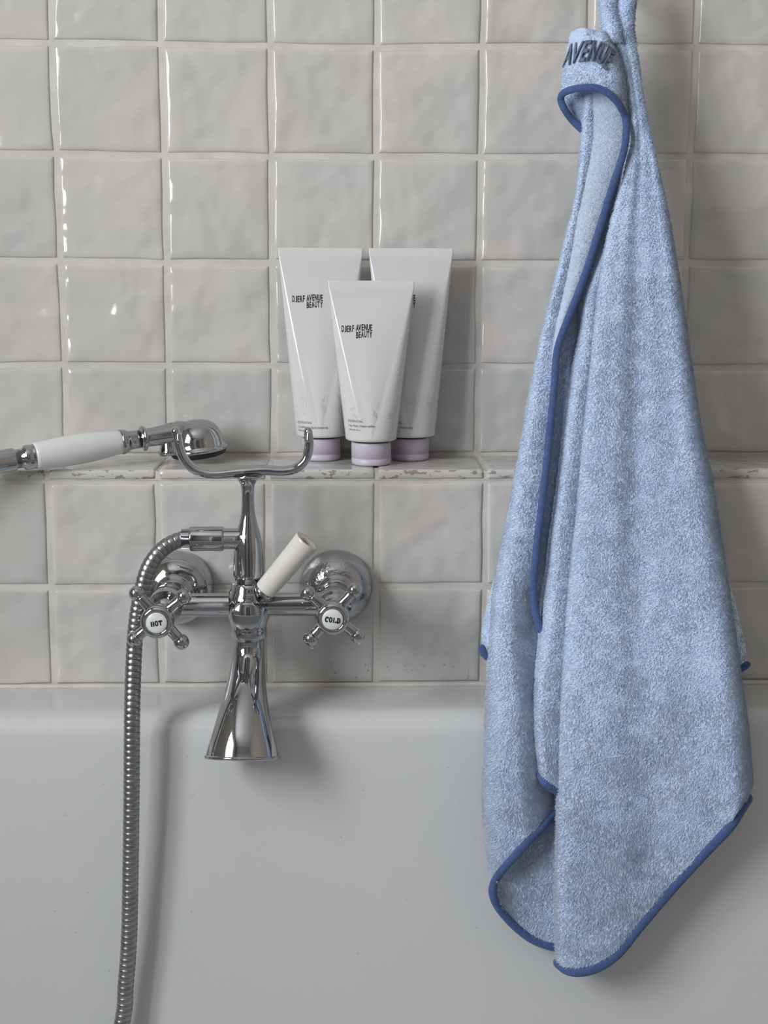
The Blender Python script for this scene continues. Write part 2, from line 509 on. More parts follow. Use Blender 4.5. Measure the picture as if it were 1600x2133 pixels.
# measured joint crossings of the photograph, turned into places on the walls; the rest follow the 10 cm grid
MEAS_U = {(0, 0): (106, 89), (1, 0): (335, 91), (2, 0): (562.5, 96), (3, 0): (784, 99), (4, 0): (1006, 97.5), (5, 0): (1229, 97), (6, 0): (1450, 97.5),
          (0, 1): (116, 319), (1, 1): (342.5, 324), (2, 1): (565, 325), (3, 1): (784, 326), (4, 1): (1000, 326), (6, 1): (1440, 325),
          (0, 2): (125, 542.5), (1, 2): (346, 547), (2, 2): (566, 547.5), (4, 2): (997.5, 547.5), (6, 2): (1430, 546),
          (0, 3): (134, 760), (1, 3): (351, 761), (2, 3): (569, 762.5), (4, 3): (996, 762.5)}
MEAS_L = {(0, 1): (107, 1224), (1, 1): (332, 1223), (3, 1): (785, 1220), (4, 1): (1009, 1221)}
jit = np.random.default_rng(3)


def node_u(i, r, cache={}):
    if (i, r) not in cache:
        if (i, r) in MEAS_U:
            p = at(*MEAS_U[(i, r)], LEDGE); cache[(i, r)] = (p[0], p[2])
        else:
            z = 0.0 if r == 4 else 0.3864 - 0.1 * r + (jit.uniform(-.0006, .0006))
            cache[(i, r)] = (-0.2621 + 0.1 * i + jit.uniform(-.0007, .0007), z)
    return cache[(i, r)]


def node_l(i, r, cache={}):
    if (i, r) not in cache:
        if (i, r) in MEAS_L:
            p = at(*MEAS_L[(i, r)], 0.0); cache[(i, r)] = (p[0], p[2])
        else:
            cache[(i, r)] = (-0.2633 + 0.1 * i + jit.uniform(-.0006, .0006), Z_LOW[r] - (0.0 if r != 0 else 0.0008))
    return cache[(i, r)]


seed = 100
for r in range(-2, 4):
    for i in range(-5, 10):
        seed += 1
        V, F = tile_mesh(node_u(i, r + 1), node_u(i + 1, r + 1), node_u(i + 1, r), node_u(i, r), on_wall(LEDGE + GR), seed)
        mesh('tile', V, F, M_tile, upper)
for r in range(0, 2):
    for i in range(-5, 10):
        seed += 1
        V, F = tile_mesh(node_l(i, r + 1), node_l(i + 1, r + 1), node_l(i + 1, r), node_l(i, r), on_wall(GR), seed)
        mesh('tile', V, F, M_tile, lower)


def ledge_tile(i, seed):
    """flat tile with its own raw front edge: rounded-profile slab"""
    x0 = -0.2633 + 0.1 * i + (0.0022 if i != 0 else 0.0022); x1 = -0.2633 + 0.1 * (i + 1) - 0.0022
    nz = VNoise(seed)
    prof = [(LEDGE - 0.001, -0.0060), (LEDGE - 0.001, -0.0006), (LEDGE - 0.003, 0.0), (LEDGE * .66, 0.0001), (LEDGE * .33, 0.0), (0.0042, 0.0),
            (0.0014, -0.0003), (0.0001, -0.0011), (-0.0005, -0.0024), (-0.0005, -0.0068), (0.0003, -0.0082), (0.0012, -0.0086)]
    xs = np.r_[0, .004, .012, np.linspace(.05, .95, 22), .988, .996, 1.0]
    V = []
    for s in xs:
        ed = min(s, 1 - s); drop = 0.0012 * (1 - min(ed / .012, 1)) ** 2
        for k, (y, z) in enumerate(prof):
            jx = 0.0004 * nz(s * 14 + 3, k * .7) if k > 4 else 0
            V.append((x0 + (x1 - x0) * s, y + jx + (drop if k > 4 else -drop * (k < 2)), z - drop * (1 if 1 < k < 8 else 0) + 0.0003 * nz(s * 9, k * 1.3) * (k > 4)))
    m_ = len(prof)
    F = [(a * m_ + b, (a + 1) * m_ + b, (a + 1) * m_ + b + 1, a * m_ + b + 1) for a in range(len(xs) - 1) for b in range(m_ - 1)]
    F.append(tuple(range(m_))); F.append(tuple((len(xs) - 1) * m_ + k for k in range(m_))[::-1])
    return V, F


for i in range(-5, 10):
    V, F = ledge_tile(i, 900 + i)
    mesh('tile', V, F, M_ledge, ledge)

# ------------------------------------------------------------------ bath tub
RIM_Z = Z_LOW[2] - 0.001
XL, XR, NS = LEFT_X + 0.004, 0.98, 40
half = []
for t in np.linspace(0, 1, 5): half.append((GR - 0.002 - 0.064 * t, RIM_Z - 0.0005 * t))
for t in np.linspace(0, 1, 10)[1:]:
    a = t * math.radians(84); half.append((-0.0660 - 0.024 * math.sin(a), RIM_Z - 0.0005 - 0.024 * (1 - math.cos(a))))
y1, z1 = half[-1]
for t in np.linspace(0, 1, 8)[1:]: half.append((y1 - 0.040 * t, z1 - 0.30 * t))
y2, z2 = half[-1]
for t in np.linspace(0, 1, 10)[1:]:
    a = t * math.radians(82); half.append((y2 - 0.10 * (1 - math.cos(a)) - 0.010 * t, z2 - 0.085 * math.sin(a)))
yc = -0.385
inner = [(y, z) for y, z in half] + [(2 * yc - y, z) for y, z in half[::-1]]
# outside skirt
inner = inner + [(2 * yc - GR + 0.002, RIM_Z - 0.03), (2 * yc - 0.03, FLOOR_Z + 0.001)]
V = []; F = []
m_ = len(inner)
for k in range(NS + 1):
    x = XL + (XR - XL) * k / NS
    for y, z in inner:
        V.append((x, y, z))
F = [(a * m_ + b, a * m_ + b + 1, (a + 1) * m_ + b + 1, (a + 1) * m_ + b) for a in range(NS) for b in range(m_ - 1)]
F.append(tuple(range(len(half) * 2))); F.append(tuple(NS * m_ + k for k in range(len(half) * 2))[::-1])
tub = empty('bathtub', ((XL + XR) / 2, yc, FLOOR_Z), 'white enamelled built-in bathtub with rounded rim below the tiles', 'bathtub')
mesh('tub_shell', V, [f[::-1] for f in F], M_tub, tub)
# silicone bead between tiles and rim
bead = [(x, -0.0012, RIM_Z + 0.0012) for x in np.linspace(XL, XR, 60)]
V, F = tube(bead, 0.0026, 10)
mesh('sealant_bead', V, F, M_grout, tub)

# ------------------------------------------------------------------ mixer tap
XC, YB, ZF = -0.0770, -0.075, -0.1085
tap = empty('bath_mixer_tap', (XC, 0, ZF), 'chrome wall-mounted bath mixer tap with cross handles and shower cradle', 'tap')
for x, mm in ((-0.1465, M_chrome), (-0.0006, M_chrome_wet)):
    fl_ = mesh('wall_flange', *lathe((x, -0.0012, ZF), (0, -1, 0), fine([(0.0340, 0.0), (0.0341, 0.004), (0.0334, 0.010), (0.0314, 0.0165), (0.0278, 0.0225), (0.0230, 0.0268), (0.0186, 0.0290), (0.0160, 0.0300)], 4), 56), mm, tap)
    mesh('flange_collar', *lathe((x, -0.028, ZF), (0, -1, 0), [(0.0150, 0), (0.0172, 0.001), (0.0180, 0.003), (0.0180, 0.006), (0.0170, 0.008), (0.0145, 0.009), (0.0140, 0.012), (0.0152, 0.013), (0.0152, 0.017), (0.0138, 0.018)], 40), M_chrome, tap)
for x in (-0.1490, -0.0020):
    mesh('valve_body', *lathe((x, -0.045, ZF), (0, -1, 0), [(0.0128, 0), (0.0138, 0.004), (0.0148, 0.012), (0.0152, 0.022), (0.0152, 0.038), (0.0146, 0.041), (0.0125, 0.042), (0.0120, 0.047), (0.0105, 0.048), (0.0098, 0.055)], 40), M_chrome, tap)
    sgn = 1 if x < XC else -1
    # half of the cross bar, flaring where it meets valve and body
    P = np.array([(x + sgn * t * abs(x - XC), YB, ZF) for t in np.linspace(0.02, 1.0, 26)])
    tt = np.linspace(0.02, 1, 26)
    rad = 0.0103 + 0.0052 * np.clip((tt - 0.72) / 0.28, 0, 1) ** 2 + 0.0035 * np.clip((0.22 - tt) / 0.2, 0, 1) ** 2
    mesh('cross_bar', *tube(P, rad, 32), M_chrome, tap)
mesh('mixer_body', *lathe((XC, YB, ZF - 0.0295), (0, 0, 1), [(0.0150, 0.0), (0.0158, 0.0012), (0.0158, 0.0085), (0.0154, 0.0098), (0.0166, 0.014), (0.0190, 0.021), (0.0197, 0.029), (0.0190, 0.036),
     (0.0166, 0.0420), (0.0152, 0.0445), (0.0150, 0.0485), (0.0126, 0.0500)], 48), M_chrome, tap)
mesh('union_ring', *lathe((XC, YB, ZF + 0.0200), (0, 0, 1), [(0.0118, 0), (0.0118, 0.0048), (0.0128, 0.0052), (0.0128, 0.0062), (0.0108, 0.0066)], 40), M_chrome, tap)
mesh('diverter_cap', *lathe((XC - 0.0005, YB - 0.012, ZF - 0.0035), (0, -1, 0), [(0.0128, 0), (0.0128, 0.016), (0.0124, 0.0180), (0.0114, 0.0192), (0.0, 0.0196)], 44), M_chrome, tap)
# spout
sp = spl([(XC, -0.075, -0.136), (XC - .0004, -0.0755, -0.148), (XC - .0009, -0.080, -0.160), (XC - .0016, -0.092, -0.174), (XC - .0023, -0.107, -0.187), (XC - .0029, -0.119, -0.200), (XC - .0033, -0.127, -0.2145), (XC - .0036, -0.131, -0.2275)], 44)
tt = np.linspace(0, 1, 44)
rad = np.interp(to_px(sp)[1], [1300, 1345, 1375, 1410, 1450, 1490, 1520, 1545, 1560, 1575], [.0136, .0137, .0146, .0163, .0190, .0222, .0254, .0284, .0302, .0314])
k_ = np.array([.25, .5, .25]); rad[1:-1] = np.convolve(rad, k_, 'valid')
V, F = tube(sp, rad, 56, ref=(1, 0, 0), caps=False)
g = Geo().add(V, F)
rimP = np.array([sp[-1], sp[-1] + (sp[-1] - sp[-2]) / np.linalg.norm(sp[-1] - sp[-2]) * 0.0032])
spout = g.obj('spout', M_chrome, tap)
ax = rimP[1] - rimP[0]
mesh('spout_lip', *lathe(rimP[0] - ax * 0.2, ax, [(0.0308, 0), (0.0322, 0.0004), (0.0326, 0.0016), (0.0322, 0.0030), (0.0308, 0.0034), (0.0290, 0.0028), (0.0270, -0.004), (0.0200, -0.020), (0.0, -0.022)], 56), M_chrome, spout)
mesh('spout_neck', *lathe((XC, YB, -0.1395), (0, 0, 1), [(0.0138, 0), (0.0138, 0.0035)], 40), M_chrome, tap)
# riser with hose outlet
ris = spl([(0.0108, -0.0835), (0.0135, -0.0825), (0.0135, -0.0800), (0.0132, -0.0700), (0.0128, -0.0610), (0.0118, -0.0520), (0.0096, -0.0420), (0.0072, -0.0330), (0.0058, -0.0240), (0.0054, -0.0140), (0.0056, -0.0060), (0.0066, -0.0015), (0.0092, 0.0025), (0.0135, 0.0055)], 60)
mesh('cradle_riser', *lathe((XC + 0.0004, YB, 0.0), (0, 0, 1), [(r, h) for r, h in ris], 40), M_chrome, tap)
P = np.array([(XC - t, YB, -0.0497) for t in np.linspace(0.0, 0.0245, 12)])
mesh('hose_outlet', *tube(P, 0.0092 + 0.0028 * np.clip(1 - np.linspace(0, 2.4, 12), 0, 1) ** 2, 32), M_chrome, tap)
mesh('hose_nut', *lathe((XC - 0.0205, YB, -0.0497), (-1, 0, 0), [(0.0094, 0), (0.0106, 0.0006), (0.0108, 0.002), (0.0108, 0.0285), (0.0104, 0.0300), (0.0090, 0.0302), (0.0086, 0.037)], 40), M_chrome, tap)
# shower cradle
fk = [(366, 897), (370, 912), (374, 932), (382, 953), (398, 973), (420, 983), (450, 987), (483, 984), (517, 981), (552, 979), (585, 981), (612, 977), (631, 964), (641, 945), (644, 922), (642, 898)]
P = spl([at(x, y, YB) for x, y in fk], 90)
tt = np.linspace(-1, 1, 90)
P[:, 1] -= 0.004 * np.clip(np.abs(tt) - .6, 0, 1)
rad = 0.0044 + 0.0012 * (1 - np.abs(tt)) ** 2 - 0.0004 * np.abs(tt) ** 6
P2, r2 = round_caps(P, rad)
mesh('shower_cradle', *tube(P2, r2, 24, flat=(1.35, 0.92), ref=(0, 1, 0)), M_chrome, tap)
for (x, y), s in (((372, 906), -1), ((643, 903), 1)):
    c = at(x, y, YB - 0.0075)
    c2 = at(x + s * -1, y + 14, YB - 0.0085)
    P2, r2 = round_caps(np.linspace(c, c2, 6), 0.0023)
    mesh('cradle_tip', *tube(P2, r2, 16), M_chrome, tap)
# diverter lever
b0, b1 = at(552, 1230, YB - 0.012), at(640, 1126, YB - 0.019)
ax = b1 - b0; Ln = np.linalg.norm(ax); ax /= Ln
mesh('lever_ferrule', *lathe(b0 - ax * 0.010, ax, [(0.0060, 0), (0.0062, 0.004), (0.0082, 0.0058), (0.0090, 0.0075), (0.0090, 0.0108)], 32), M_chrome, tap)
lev = mesh('lever_handle', *lathe(b0, ax, [(0.0086, 0), (0.0094, 0.0006), (0.0096, 0.002), (0.0099, Ln * .3), (0.0103, Ln * .6), (0.0108, Ln * .85), (0.0112, Ln - .002), (0.0113, Ln - .0004), (0.0110, Ln), (0.0090, Ln - 0.0004), (0.0052, Ln - .0010), (0.0046, Ln - .0014), (0.0044, Ln - .008), (0.0, Ln - .008)], 40), M_porc, tap)
mesh('lever_hole_shade', *lathe(b0, ax, [(0.0046, Ln - .0030), (0.0, Ln - .0028)], 24), M_black, lev)  # black disc stands in for the shade inside the hollow end


# slab-serif letters for the two indices, drawn as strokes
def strokes(ch):
    sl = .16
    if ch == 'H': return [[(.18, 0), (.18, 1)], [(.82, 0), (.82, 1)], [(.18, .5), (.82, .5)], [(0, .05), (.36, .05)], [(.64, .05), (1, .05)], [(0, .95), (.36, .95)], [(.64, .95), (1, .95)]]
    if ch == 'O': return [[(.5 + .36 * math.cos(a) * 1.0, .5 + .44 * math.sin(a)) for a in np.linspace(0, 2 * math.pi, 21)]]
    if ch == 'T': return [[(.5, 0), (.5, 1)], [(.04, .94), (.96, .94)], [(.07, .94), (.07, .70)], [(.93, .94), (.93, .70)], [(.28, .05), (.72, .05)]]
    if ch == 'C': return [[(.52 + .38 * math.cos(a), .5 + .44 * math.sin(a)) for a in np.linspace(.75, 2 * math.pi - .75, 17)], [(.86, .62), (.86, .98)]]
    if ch == 'L': return [[(.22, 0), (.22, 1)], [(0, .95), (.46, .95)], [(0, .05), (.92, .05)], [(.92, .0), (.92, .34)]]
    if ch == 'D': return [[(.2, 0), (.2, 1)], [(0, .95), (.45, .95), (.72, .84), (.84, .5), (.72, .16), (.45, .05), (0, .05)]]
    return []


def slab_text(txt, c, ux, uz, nrm, height, depth=0.0003):
    """letters lying on the disc at c, reading along ux"""
    cw = height * .62; gap = height * .14
    tot = len(txt) * cw + (len(txt) - 1) * gap
    g = Geo()
    for k, ch in enumerate(txt):
        x0 = -tot / 2 + k * (cw + gap)
        for j, st in enumerate(strokes(ch)):
            pts = [np.asarray(c) + ux * (x0 + p[0] * cw) + uz * ((p[1] - .5) * height) for p in st]
            thick = height * (.12 if abs(st[0][0] - st[-1][0]) < .01 or len(st) > 5 else .05)
            P = np.array(pts)
            T = np.gradient(P, axis=0)
            V = []
            for p, t in zip(P, T):
                t = t / max(np.linalg.norm(t), 1e-9); s = np.cross(nrm, t)
                for a, b in ((-1, 0), (1, 0), (1, 1), (-1, 1)):
                    V.append(p + s * thick * a + nrm * depth * b)
            F = []
            for q in range(len(P) - 1):
                for a in range(4):
                    b = (a + 1) % 4
                    F.append((q * 4 + a, q * 4 + b, (q + 1) * 4 + b, (q + 1) * 4 + a))
            F.append((0, 3, 2, 1)); e_ = (len(P) - 1) * 4; F.append((e_, e_ + 1, e_ + 2, e_ + 3))
            g.add(V, F)
    return g


def cross_handle(x, z, rot, txt, tilt, lab):
    hub = mesh('cross_handle', *lathe((x, -0.098, z), (0, -1, 0), [(0.0090, 0), (0.0098, 0.003), (0.0108, 0.009), (0.0112, 0.013), (0.0108, 0.018), (0.0112, 0.021), (0.0134, 0.0245), (0.0143, 0.0275), (0.0143, 0.0305), (0.0136, 0.0335), (0.0118, 0.0352), (0.0098, 0.0356), (0.0092, 0.0348), (0.0090, 0.0338)], 44), M_chrome, tap)
    tag(hub, lab)
    yk = -0.1145
    for k in range(4):
        a = math.radians(rot + 45 + 90 * k)
        d = np.array([math.cos(a), 0, math.sin(a)])
        c = np.array([x, yk, z])
        P = np.array([c + d * t for t in np.linspace(0.006, 0.0240, 12)])
        g = Geo().add(*tube(P, np.interp(np.linspace(0, 1, 12), [0, .35, .7, 1], [.0066, .0052, .0047, .0049]), 20))
        g.add(*sphere(c + d * 0.0282, 0.0067))
        g.obj('spoke', M_chrome, hub)
    mesh('index_disc', *lathe((x, -0.1318, z), (0, -1, 0), [(0.0090, 0), (0.0089, 0.0016), (0.0080, 0.0022), (0.005, 0.0027), (0, 0.0029)], 40), M_porcw, hub)
    ux = np.array([math.cos(tilt), 0, math.sin(tilt)]); uz = np.array([-math.sin(tilt), 0, math.cos(tilt)])
    slab_text(txt, (x, -0.1345, z), ux, uz, np.array([0, -1.0, 0]), 0.0044).obj('index_lettering', M_ink, hub, False)


cross_handle(-0.1507, -0.1103, -4, 'HOT', math.radians(9), 'left cross handle with white disc reading HOT')
cross_handle(-0.0034, -0.1080, 3.5, 'COLD', math.radians(-8), 'right cross handle with white disc reading COLD')

# ------------------------------------------------------------------ hand shower lying on the ledge
h0, h1 = at(0, 962, -0.024), at(330, 908, 0.036)
e1 = (h1 - h0) / np.linalg.norm(h1 - h0)
e3 = np.array([0, 0, 1.0]) - e1 * e1[2]; e3 /= np.linalg.norm(e3)
e2 = np.cross(e3, e1)


def along(px):
    """distance along the handset axis that is seen at picture column px"""
    ts = np.linspace(-0.08, 0.30, 800)
    xs, _ = to_px(h0 + ts[:, None] * e1)
    return float(np.interp(px, xs, ts))


hs = empty('hand_shower', tuple(at(160, 970, 0.0)), 'telephone-style chrome hand shower with white grip lying on the ledge', 'shower head')
A = along
mesh('hose_nut', *lathe(h0, e1, [(0.0070, A(-60)), (0.0100, A(-57)), (0.0103, A(-50)), (0.0104, A(28)), (0.0100, A(31)), (0.0086, A(32)), (0.0086, A(50))], 40), M_chrome, hs)
mesh('ferrule', *lathe(h0, e1, [(0.0084, A(36)), (0.0088, A(47)), (0.0108, A(50)), (0.0113, A(54)), (0.0113, A(63)), (0.0106, A(67)), (0.0112, A(69)), (0.0112, A(72)), (0.0098, A(74))], 40), M_chrome, hs)
mesh('grip', *lathe(h0, e1, fine([(0.0100, A(71)), (0.0118, A(73)), (0.0126, A(90)), (0.0136, A(125)), (0.0139, A(155)), (0.0134, A(190)), (0.0121, A(225)), (0.0106, A(252)), (0.0094, A(255))], 4), 48), M_porcw, hs)
mesh('ferrule', *lathe(h0, e1, [(0.0090, A(250)), (0.0114, A(251)), (0.0116, A(254)), (0.0114, A(258)), (0.0108, A(260)), (0.0108, A(264)), (0.0092, A(265)), (0.0086, A(275)), (0.0085, A(292))], 40), M_chrome, hs)
nk = mesh('neck', *lathe(h0, e1, [(0.0084, A(288)), (0.0086, A(310)), (0.0090, A(330)), (0.0100, A(352)), (0.0112, A(372)), (0.0090, A(395)), (0.0, A(400))], 40), M_chrome, hs)
g = Geo()
for k in range(1):
    t_ = np.linspace(0, 2 * math.pi, 41)[:-1]
    V = []; F = []
    for a in t_:
        for b in np.linspace(0, 2 * math.pi, 13)[:-1]:
            rr = 0.0098 + 0.0020 * math.cos(b)
            V.append(h0 + e1 * (A(299) + 0.0020 * math.sin(b)) + rr * (math.cos(a) * e2 + math.sin(a) * e3))
    for i in range(40):
        for j in range(12):
            F.append((i * 12 + j, i * 12 + (j + 1) % 12, ((i + 1) % 40) * 12 + (j + 1) % 12, ((i + 1) % 40) * 12 + j))
    g.add(V, F)
g.obj('neck_ring_or_shade', M_chrome, hs)  # chrome ring on the handset neck, a part of its own
hc = h0 + e1 * A(408) - e3 * 0.0182           # centre of the head's rim
mesh('head_dome', *lathe(hc, e3, fine([(0.0262, -0.0016), (0.0280, -0.0010), (0.0284, 0.0004), (0.0276, 0.0022), (0.0262, 0.0034), (0.0252, 0.0065), (0.0240, 0.0125), (0.0205, 0.0195), (0.0150, 0.0245), (0.0080, 0.0272), (0.0, 0.0280)], 4), 56), M_chrome, hs)
mesh('neck_skirt', *lathe(h0 + e1 * A(350) - e3 * 0.017, e3, fine([(0.0100, -0.002), (0.0108, 0.001), (0.0090, 0.006), (0.0078, 0.011), (0.0082, 0.016)], 4), 32), M_chrome, hs)
mesh('spray_face', *lathe(hc, -e3, [(0.0264, 0.0008), (0.0262, 0.0030), (0.0246, 0.0058), (0.0215, 0.0068), (0.0, 0.0070)], 48), M_black, hs)

# ------------------------------------------------------------------ shower hose
n1 = np.array([XC - 0.0205 - 0.034, YB, -0.0497])
hp = [n1, at(372, 1125, -.077), at(345, 1139, -.081), at(322, 1162, -.086), at(305, 1195, -.090), at(294, 1240, -.0935), at(285, 1290, -.0965), at(280, 1345, -.100), at(277, 1420, -.108),
      at(275, 1500, -.117), at(274, 1650, -.124), at(272, 1800, -.129), at(269, 1950, -.133), at(262, 2050, -.136), at(252, 2140, -.140)]
hp += [np.array(p) for p in ((-.215, -.155, -.560), (-.275, -.185, -.590), (-.355, -.190, -.570), (-.425, -.165, -.470), (-.455, -.135, -.330), (-.462, -.118, -.200), (-.455, -.100, -.080), (-.425, -.076, -.018))]
hp += [h0 + e1 * (A(-60) - .035) + np.array([0, 0, -.004]), h0 + e1 * (A(-60) - .010), h0 + e1 * (A(-60) + 0.004)]
hp = np.array(hp)
dense = spl(hp, 2400)
Ltot = np.linalg.norm(np.diff(dense, axis=0), axis=1).sum()
NR = int(Ltot / 0.0051)
ts = []; rs = []
for k in range(NR):
    for f, r in ((0.00, .0060), (0.03, .0069), (0.10, .00715), (0.55, .0070), (0.90, .0068), (0.97, .0066)):
        ts.append((k + f) / NR); rs.append(r)
P = spl(hp, ts=np.array(ts))
hose = mesh('shower_hose', *tube(P, np.array(rs), 20), M_hose, None, True, origin=tuple(n1))
tag(hose, 'ribbed dark chrome shower hose hanging from the mixer tap into the bath', 'shower hose')


# ------------------------------------------------------------------ squeeze tubes
def text_mesh(body, size, align='LEFT', sx=1.0, bold=0.0, space=1.0, line=1.0):
    c = bpy.data.curves.new('txt', 'FONT')
    c.body = body; c.size = size; c.align_x = align; c.space_character = space; c.space_line = line
    c.offset = bold; c.fill_mode = 'FRONT'; c.resolution_u = 3
    o = bpy.data.objects.new('txt', c); COL.objects.link(o)
    dg = bpy.context.evaluated_depsgraph_get(); dg.update()
    me = bpy.data.meshes.new_from_object(o.evaluated_get(dg))
    V = np.zeros(len(me.vertices) * 3); me.vertices.foreach_get('co', V); V = V.reshape(-1, 3)
    F = [tuple(p.vertices) for p in me.polygons]
    bpy.data.objects.remove(o, do_unlink=True); bpy.data.meshes.remove(me); bpy.data.curves.remove(c)
    V = V[:, :2].copy(); V[:, 0] *= sx
    return V, F


LETTER_W = dict(J=.62, E=.66, F=.64, L=.62, D=.80, R=.80, A=.94, V=.94, N=.88, U=.82, B=.80, T=.82, Y=.92)


def word_mesh(word, bold, gap=.16):
    """condensed capitals of one height: every letter fitted to its own cell"""
    V, F, x, n = [], [], 0.0, 0
    for k, ch in enumerate(word):
        if ch == ' ':
            x += .42; continue
        v, f = text_mesh(ch, 1.0, 'LEFT', 1.0, bold)
        lo, hi = v.min(0), v.max(0)
        v = (v - lo) / (hi - lo); v[:, 0] = x + v[:, 0] * LETTER_W[ch]
        V.append(v); F += [tuple(i + n for i in q) for q in f]; n += len(v); x += LETTER_W[ch] + gap - (.27 if word[k:k + 2] == 'AV' else 0)
    return np.vstack(V), F


def squeeze_tube(name_label, cx, cy, capz, capr, bodyh, r, W, texts, brand_box, group):
    root = empty('squeeze_tube', (cx, cy, 0.0003), name_label, 'cosmetic tube', group)
    base = np.array([cx, cy, 0.0003])
    cap = mesh('flip_cap', *lathe(base, (0, 0, 1), [(capr * .90, 0), (capr * .965, 0.0006), (capr * .985, 0.002), (capr * .99, capz * .29), (capr * .975, capz * .295), (capr * .975, capz * .315), (capr * .995, capz * .32),
         (capr * 1.0, capz * .93), (capr * .985, capz * .975), (capr * .94, capz)], 64), M_cap, root)
    mesh('neck_ring_or_shade', *lathe(base + (0, 0, capz), (0, 0, 1), [(capr * .93, -0.001), (capr * .93, 0.0022)], 48), M_black, root)  # black band painted as the shadow gap between cap and body
    z0 = capz + 0.0016
    ROW = 60
    # outline of the filled wall: two half cones whose tips are the ends of the crimp, joined by flat front and back triangles
    half_ = np.linspace(-math.pi / 2, math.pi / 2, 37)
    ca, sa, so = [], [], []
    for q in half_: ca.append(math.cos(q)); sa.append(-math.sin(q)); so.append(1.0)
    for q in np.linspace(1, -1, 14)[1:-1]: ca.append(0.0); sa.append(-1.0); so.append(q)
    for q in half_[::-1]: ca.append(-math.cos(q)); sa.append(-math.sin(q)); so.append(-1.0)
    for q in np.linspace(-1, 1, 14)[1:-1]: ca.append(0.0); sa.append(1.0); so.append(q)
    ca, sa, so = np.array(ca), np.array(sa), np.array(so)
    SEG = len(ca)

    def section(t):
        rr = r * (1 - t) + 0.0009 * t
        bul = 0.0022 * math.sin(math.pi * min(t * 1.06, 1)) * (1 - so ** 2) * np.sign(sa)
        return t * W * so + rr * ca, rr * sa + bul
    rows = []
    zs = []
    # rounded shoulder
    for q, dz in ((capr * .95, 0.0), (r * .93, 0.0004), (r * .985, 0.0014), (r * 1.0, 0.0030)):
        rows.append(np.stack([cx + q * ca + 1e-5 * so, cy + q * sa, np.full(SEG, z0 + dz)], 1))
    crimp = 0.0058
    for k in range(ROW + 1):
        t = k / ROW
        x, y = section(t)
        zz = z0 + 0.004 + (bodyh - 0.004 - crimp) * t
        # the fill bulges the wall below the crimp in a shallow arc
        rows.append(np.stack([cx + x, cy + y, np.full(SEG, zz)], 1))
    x, y = section(1.0)
    for dz, f, th_ in ((0.0004, 1.0, .75), (crimp - .0004, 1.003, .7), (crimp, 1.003, .3)):
        rows.append(np.stack([cx + x * f, cy + y * th_, np.full(SEG, z0 + bodyh - crimp + dz)], 1))
    V = np.vstack(rows); n = len(rows)
    F = [(i * SEG + k, i * SEG + (k + 1) % SEG, (i + 1) * SEG + (k + 1) % SEG, (i + 1) * SEG + k)[::-1] for i in range(n - 1) for k in range(SEG)]
    F.append(tuple(range(SEG))); F.append(tuple((n - 1) * SEG + k for k in range(SEG))[::-1])
    body = mesh('tube_body', V, F, M_tube, root)

    def front(xl, zl, lift=0.00025):
        t = np.clip((zl - z0 - 0.004) / (bodyh - 0.004 - crimp), 0, 1)
        out = np.zeros((len(xl), 3))
        for i in range(len(xl)):
            ti = t[i]; rr = r * (1 - ti) + 0.0009 * ti
            e_ = max(abs(xl[i]) - ti * W, 0.0)
            so_ = min(abs(xl[i]) / max(ti * W, 1e-6), 1.0)
            yv = -math.sqrt(max(rr * rr - e_ * e_, 0.0)) - 0.0022 * math.sin(math.pi * min(ti * 1.06, 1)) * (1 - so_ ** 2)
            out[i] = (cx + xl[i], cy + yv - lift, zl[i] + 0.0003)
        return out
    # print: brand in two lines, then the small lines near the shoulder
    bx0, bx1, bz0, bz1 = brand_box
    V1, F1 = word_mesh('DJERF AVENUE', 0.026)
    V2, F2 = word_mesh('BEAUTY', 0.026)
    hgt = (bz1 - bz0)
    lo, hi = V1.min(0), V1.max(0)
    q = (V1 - lo) / (hi - lo)
    wav = np.where(q[:, 0] < .44, 0.10 * (1 - q[:, 0] / .44) * 0 - .06 * np.sin(q[:, 0] / .44 * math.pi), .10 * np.sin((q[:, 0] - .46) / .54 * math.pi)) + .13 * q[:, 0]
    P1 = front(bx0 + q[:, 0] * (bx1 - bx0), bz0 + hgt * (.46 + .46 * q[:, 1] + .50 * wav))
    mesh('brand_lettering', P1, F1, M_ink, body, False)
    wv1 = hi[0] - lo[0]
    lo2, hi2 = V2.min(0), V2.max(0)
    q2 = (V2 - lo2) / (hi2 - lo2)
    bw = (bx1 - bx0) * .525
    wav2 = .10 * np.sin(q2[:, 0] * math.pi) + .10 * q2[:, 0]
    P2 = front(bx1 - bw + q2[:, 0] * bw, bz0 + hgt * (.0 + .45 * q2[:, 1] + .5 * wav2))
    mesh('brand_lettering', P2, F2, M_ink, body, False)
    for txt, x0, z_, size, sx in texts:
        Vt, Ft = text_mesh(txt, size, 'LEFT', sx, 0.0)
        mesh('small_print', front(x0 + Vt[:, 0], z_ + Vt[:, 1]), Ft, M_inkg, body, False)
    # pale botanical sprigs
    g = Geo()
    rs_ = random.Random(int(cx * 1e5) + 11)
